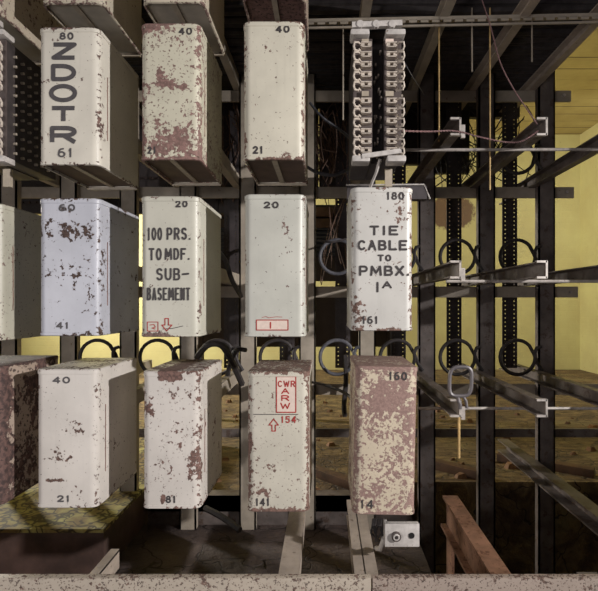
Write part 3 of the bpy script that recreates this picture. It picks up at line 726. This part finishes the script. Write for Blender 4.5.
wire('cable', [P(205, 508, 1.6), P(222, 517, 1.55), P(240, 530, 1.5)], .010, M['cable'], 'black cable near the floor right of the box numbered 81', 'cable')
# wires that nobody could count
def hank(name, spec, mat, label, n, r, sag=.02, seed=1):
    rr = random.Random(seed); (x0, x1, y0, y1, z0, z1) = spec; m = MB()
    for i in range(n):
        a = Vector((rr.uniform(x0, x1), rr.uniform(y0, y1), z1 + rr.uniform(-.05, .05))); b = Vector((rr.uniform(x0, x1), rr.uniform(y0, y1), z0 + rr.uniform(0, (z1 - z0) * .45)))
        c = (a + b) / 2 + Vector((rr.uniform(-1, 1), rr.uniform(-1, 1), rr.uniform(-.5, .5))) * sag
        pts = [a * (1 - t) ** 2 + c * 2 * t * (1 - t) + b * t * t for t in [k / 7 for k in range(8)]]
        m.tube(pts, r * rr.uniform(.7, 1.4), 5)
    o = m.build(name, mat, loc=((x0 + x1) / 2, (y0 + y1) / 2, z0)); tag(o, label, 'wires', kind='stuff')
Yh = 1.93
hank('jumper_wires', (X(308, Yh), X(350, Yh), 1.86, 2.1, H + .46, H + .76), M['brownwire'], 'loose brown wires hanging in the gap left of the open terminal block', 60, .0017, .07, 2)
hank('jumper_wires', (X(214, Yh), X(246, Yh), 1.86, 2.1, H + .40, H + .76), M['brownwire'], 'loose brown wires hanging in the dark gap left of the clean 40 over 21 box', 50, .0017, .09, 3)
hank('jumper_wires', (X(410, Yh), X(535, Yh), 1.95, 2.1, H + .45, H + .76), M['cable'], 'dark wires hanging among the uprights right of the open terminal block', 40, .0018, .1, 4)
hank('jumper_wires', (X(316, Yh), X(348, Yh), 1.86, 1.98, H + .06, H + .42), M['brownwire'], 'brown wires hanging through the ring left of TIE CABLE', 9, .0018, .03, 5)
# cables laid across the top arms
rr = random.Random(11); m = MB()
for i in range(58):
    y = 1.42 + (i % 29) * .0245 + rr.uniform(-.006, .006); z = ROWZ[0] + .036 + (i // 29) * .02
    pts = []
    for k in range(12):
        x = -1.35 + k * (2.155 / 11) ; pts.append((x + rr.uniform(-.01, .01), y + rr.uniform(-.008, .008), z + rr.uniform(-.004, .004)))
    m.tube(pts, .0145, 8)
o = m.build('cable_run', M['cable'], loc=(0, 1.75, ROWZ[0])); tag(o, 'dark mass of cables laid across the highest arms', 'cables', kind='stuff')

# equipment rack far behind, between box columns
yr = 3.5
root = empty('equipment_rack', (X(295, yr), yr, 0), 'dark brown equipment rack standing behind the frame near the yellow wall', 'rack'); off = Vector(root.location)
for px in (199, 286, 391):
    m = MB(); m.box(X(px, yr) - .025, X(px, yr) + .025, yr, yr + .05, 0, Z(203, yr)); m.build('post', M['rackpanel'], root, loc=off)
xa, xb = X(199, yr), X(391, yr)
m = MB(); m.box(xa, xb, yr + .01, yr + .04, Z(347, yr), Z(292, yr)); m.build('lower_panel', M['rackpanel'], root, loc=off)
m = MB(); m.box(xa, xb, yr + .01, yr + .04, Z(281, yr), Z(256, yr)); m.build('middle_panel', M['rackpanel'], root, loc=off)
m = MB(); m.box(xa, xb, yr + .03, yr + .04, Z(281, yr), Z(204, yr))
for i in range(7):
    zz = Z(255, yr) + i * .03; m.box(xa, xb, yr - .01 + .01 * (i % 2), yr + .03, zz, zz + .017)
m.build('slat_panel', M['rackslat'], root, loc=off)
rr = random.Random(5)
for rrow in range(2):
    for i in range(10):
        w = (xb - xa) / 10; x0 = xa + i * w; z0 = Z(228 - rrow * 11, yr)
        m = MB(); m.box(x0 + .006, x0 + w - .006, yr - .02, yr + .04, z0, z0 + .066); m.build('relay_cover', M['rackpink'] if rr.random() < .7 else M['rackpanel'], root, loc=off, bevel=.006)

m = MB(); m.box(xa, X(288, yr), yr + .01, yr + .04, Z(204, yr), Z(184, yr)); m.build('top_panel', M['rackpanel'], root, loc=off)
m = MB(); m.box(xa, X(288, yr), yr + .012, yr + .038, Z(294, yr), Z(279, yr)); m.build('filler_panel', M['rackpanel'], root, loc=off)
# rubble on the floor behind
rr = random.Random(9); m = MB()
for i in range(150):
    y = rr.uniform(1.9, 4.2); x = rr.uniform(-1.2, 1.9); s = rr.uniform(.008, .035)
    if (x < px1 + .1 and y < 3) or (x > TX0 - .05 and y < TY1 + .05): continue
    c = Vector((x, y, s * .3)); n = 7
    a0 = rr.uniform(0, 6); base = [c + Vector((math.cos(a0 + k * 2 * PI / n) * s * rr.uniform(.7, 1.5), math.sin(a0 + k * 2 * PI / n) * s * rr.uniform(.6, 1.1), -s * .3)) for k in range(n)]
    top = [b + (c - b) * .4 + Vector((0, 0, s * rr.uniform(.35, .8))) for b in base]
    m.loft([base, top])
o = m.build('rubble', plain('brown_rubble', srgb(124, 92, 66), .8, var=.5, scale=7), loc=(0, 3, 0), ang=20); tag(o, 'small brown rubble scattered over the floor behind the frame', 'rubble', kind='stuff')
def plank(a, b, w, h, mat, label):
    m = MB(); m.bar(a, b, w, h); o = m.build('plank', mat, loc=((a[0] + b[0]) / 2, (a[1] + b[1]) / 2, 0), bevel=.002); tag(o, label, 'plank')
wood = plain('old_dark_wood', srgb(88, 64, 48), .75, var=.35, scale=12, bump=.3)
plank((X(400, 2.6), 2.62, .021), (X(478, 2.4), 2.30, .021), .05, .042, wood, 'dark plank lying on the floor behind the two upright posts right of the rusted box')
plank((X(300, 2.4), 2.45, .02), (X(372, 2.1), 2.12, .02), .05, .04, wood, 'dark plank on the floor showing between the CWR box and the most rusted box')
plank((X(505, 2.5), 2.6, .02), (X(600, 2.3), 2.35, .02), .06, .04, wood, 'dark plank on the floor at the right edge of the frame')

# ------------------------------------------------------------------ camera and light
cam = bpy.data.cameras.new('camera'); co = bpy.data.objects.new('camera', cam); COL.objects.link(co)
co.location = (0, 0, H); co.rotation_euler = (PI / 2, 0, 0)
cam.sensor_fit = 'HORIZONTAL'; cam.sensor_width = 36; cam.lens = F / 598 * 36
cam.shift_x = -(VX - 299) / 598; cam.shift_y = (VY - 295.5) / 598; cam.clip_start = .02
SC.camera = co

def light(kind, name, loc, target, energy, col, **kw):
    d = bpy.data.lights.new(name, kind); d.energy = energy; d.color = col
    for k, v in kw.items(): setattr(d, k, v)
    o = bpy.data.objects.new(name, d); COL.objects.link(o); o.location = loc
    if target is not None: o.rotation_euler = (Vector(target) - Vector(loc)).to_track_quat('-Z', 'Y').to_euler()
    return o
light('SPOT', 'key_lamp', (2.4, -.40, H + .62), (-.30, 1.1, H - .10), 410, (1, .965, .93), spot_size=math.radians(46), spot_blend=.85, shadow_soft_size=.035)
light('AREA', 'front_fill', (-1.0, -.8, H - .35), (0, 1.2, H + .2), 8, (1, .96, .95), size=.5)
light('SPOT', 'left_fill', (-1.7, -.7, H + .05), (.1, 1.1, H), 38, (1, .965, .94), spot_size=math.radians(64), spot_blend=.7, shadow_soft_size=.10)
light('AREA', 'room_lamp_right', (2.95, 4.1, H + 1.4), (3.2, 5.6, H + .1), 18, (1, .95, .84), size=.5)
light('AREA', 'room_lamp_left', (-3.6, 4.3, H + 1.0), (3.2, 5.4, H + .1), 205, (1, .95, .84), size=.5)
w = bpy.data.worlds.new('world'); SC.world = w; w.use_nodes = True
w.node_tree.nodes['Background'].inputs[0].default_value = (.95, .86, .88, 1); w.node_tree.nodes['Background'].inputs[1].default_value = .07
vs = SC.view_settings; vs.view_transform = 'Standard'; vs.look = 'None'; vs.exposure = 0; vs.gamma = 1; vs.use_curve_mapping = False
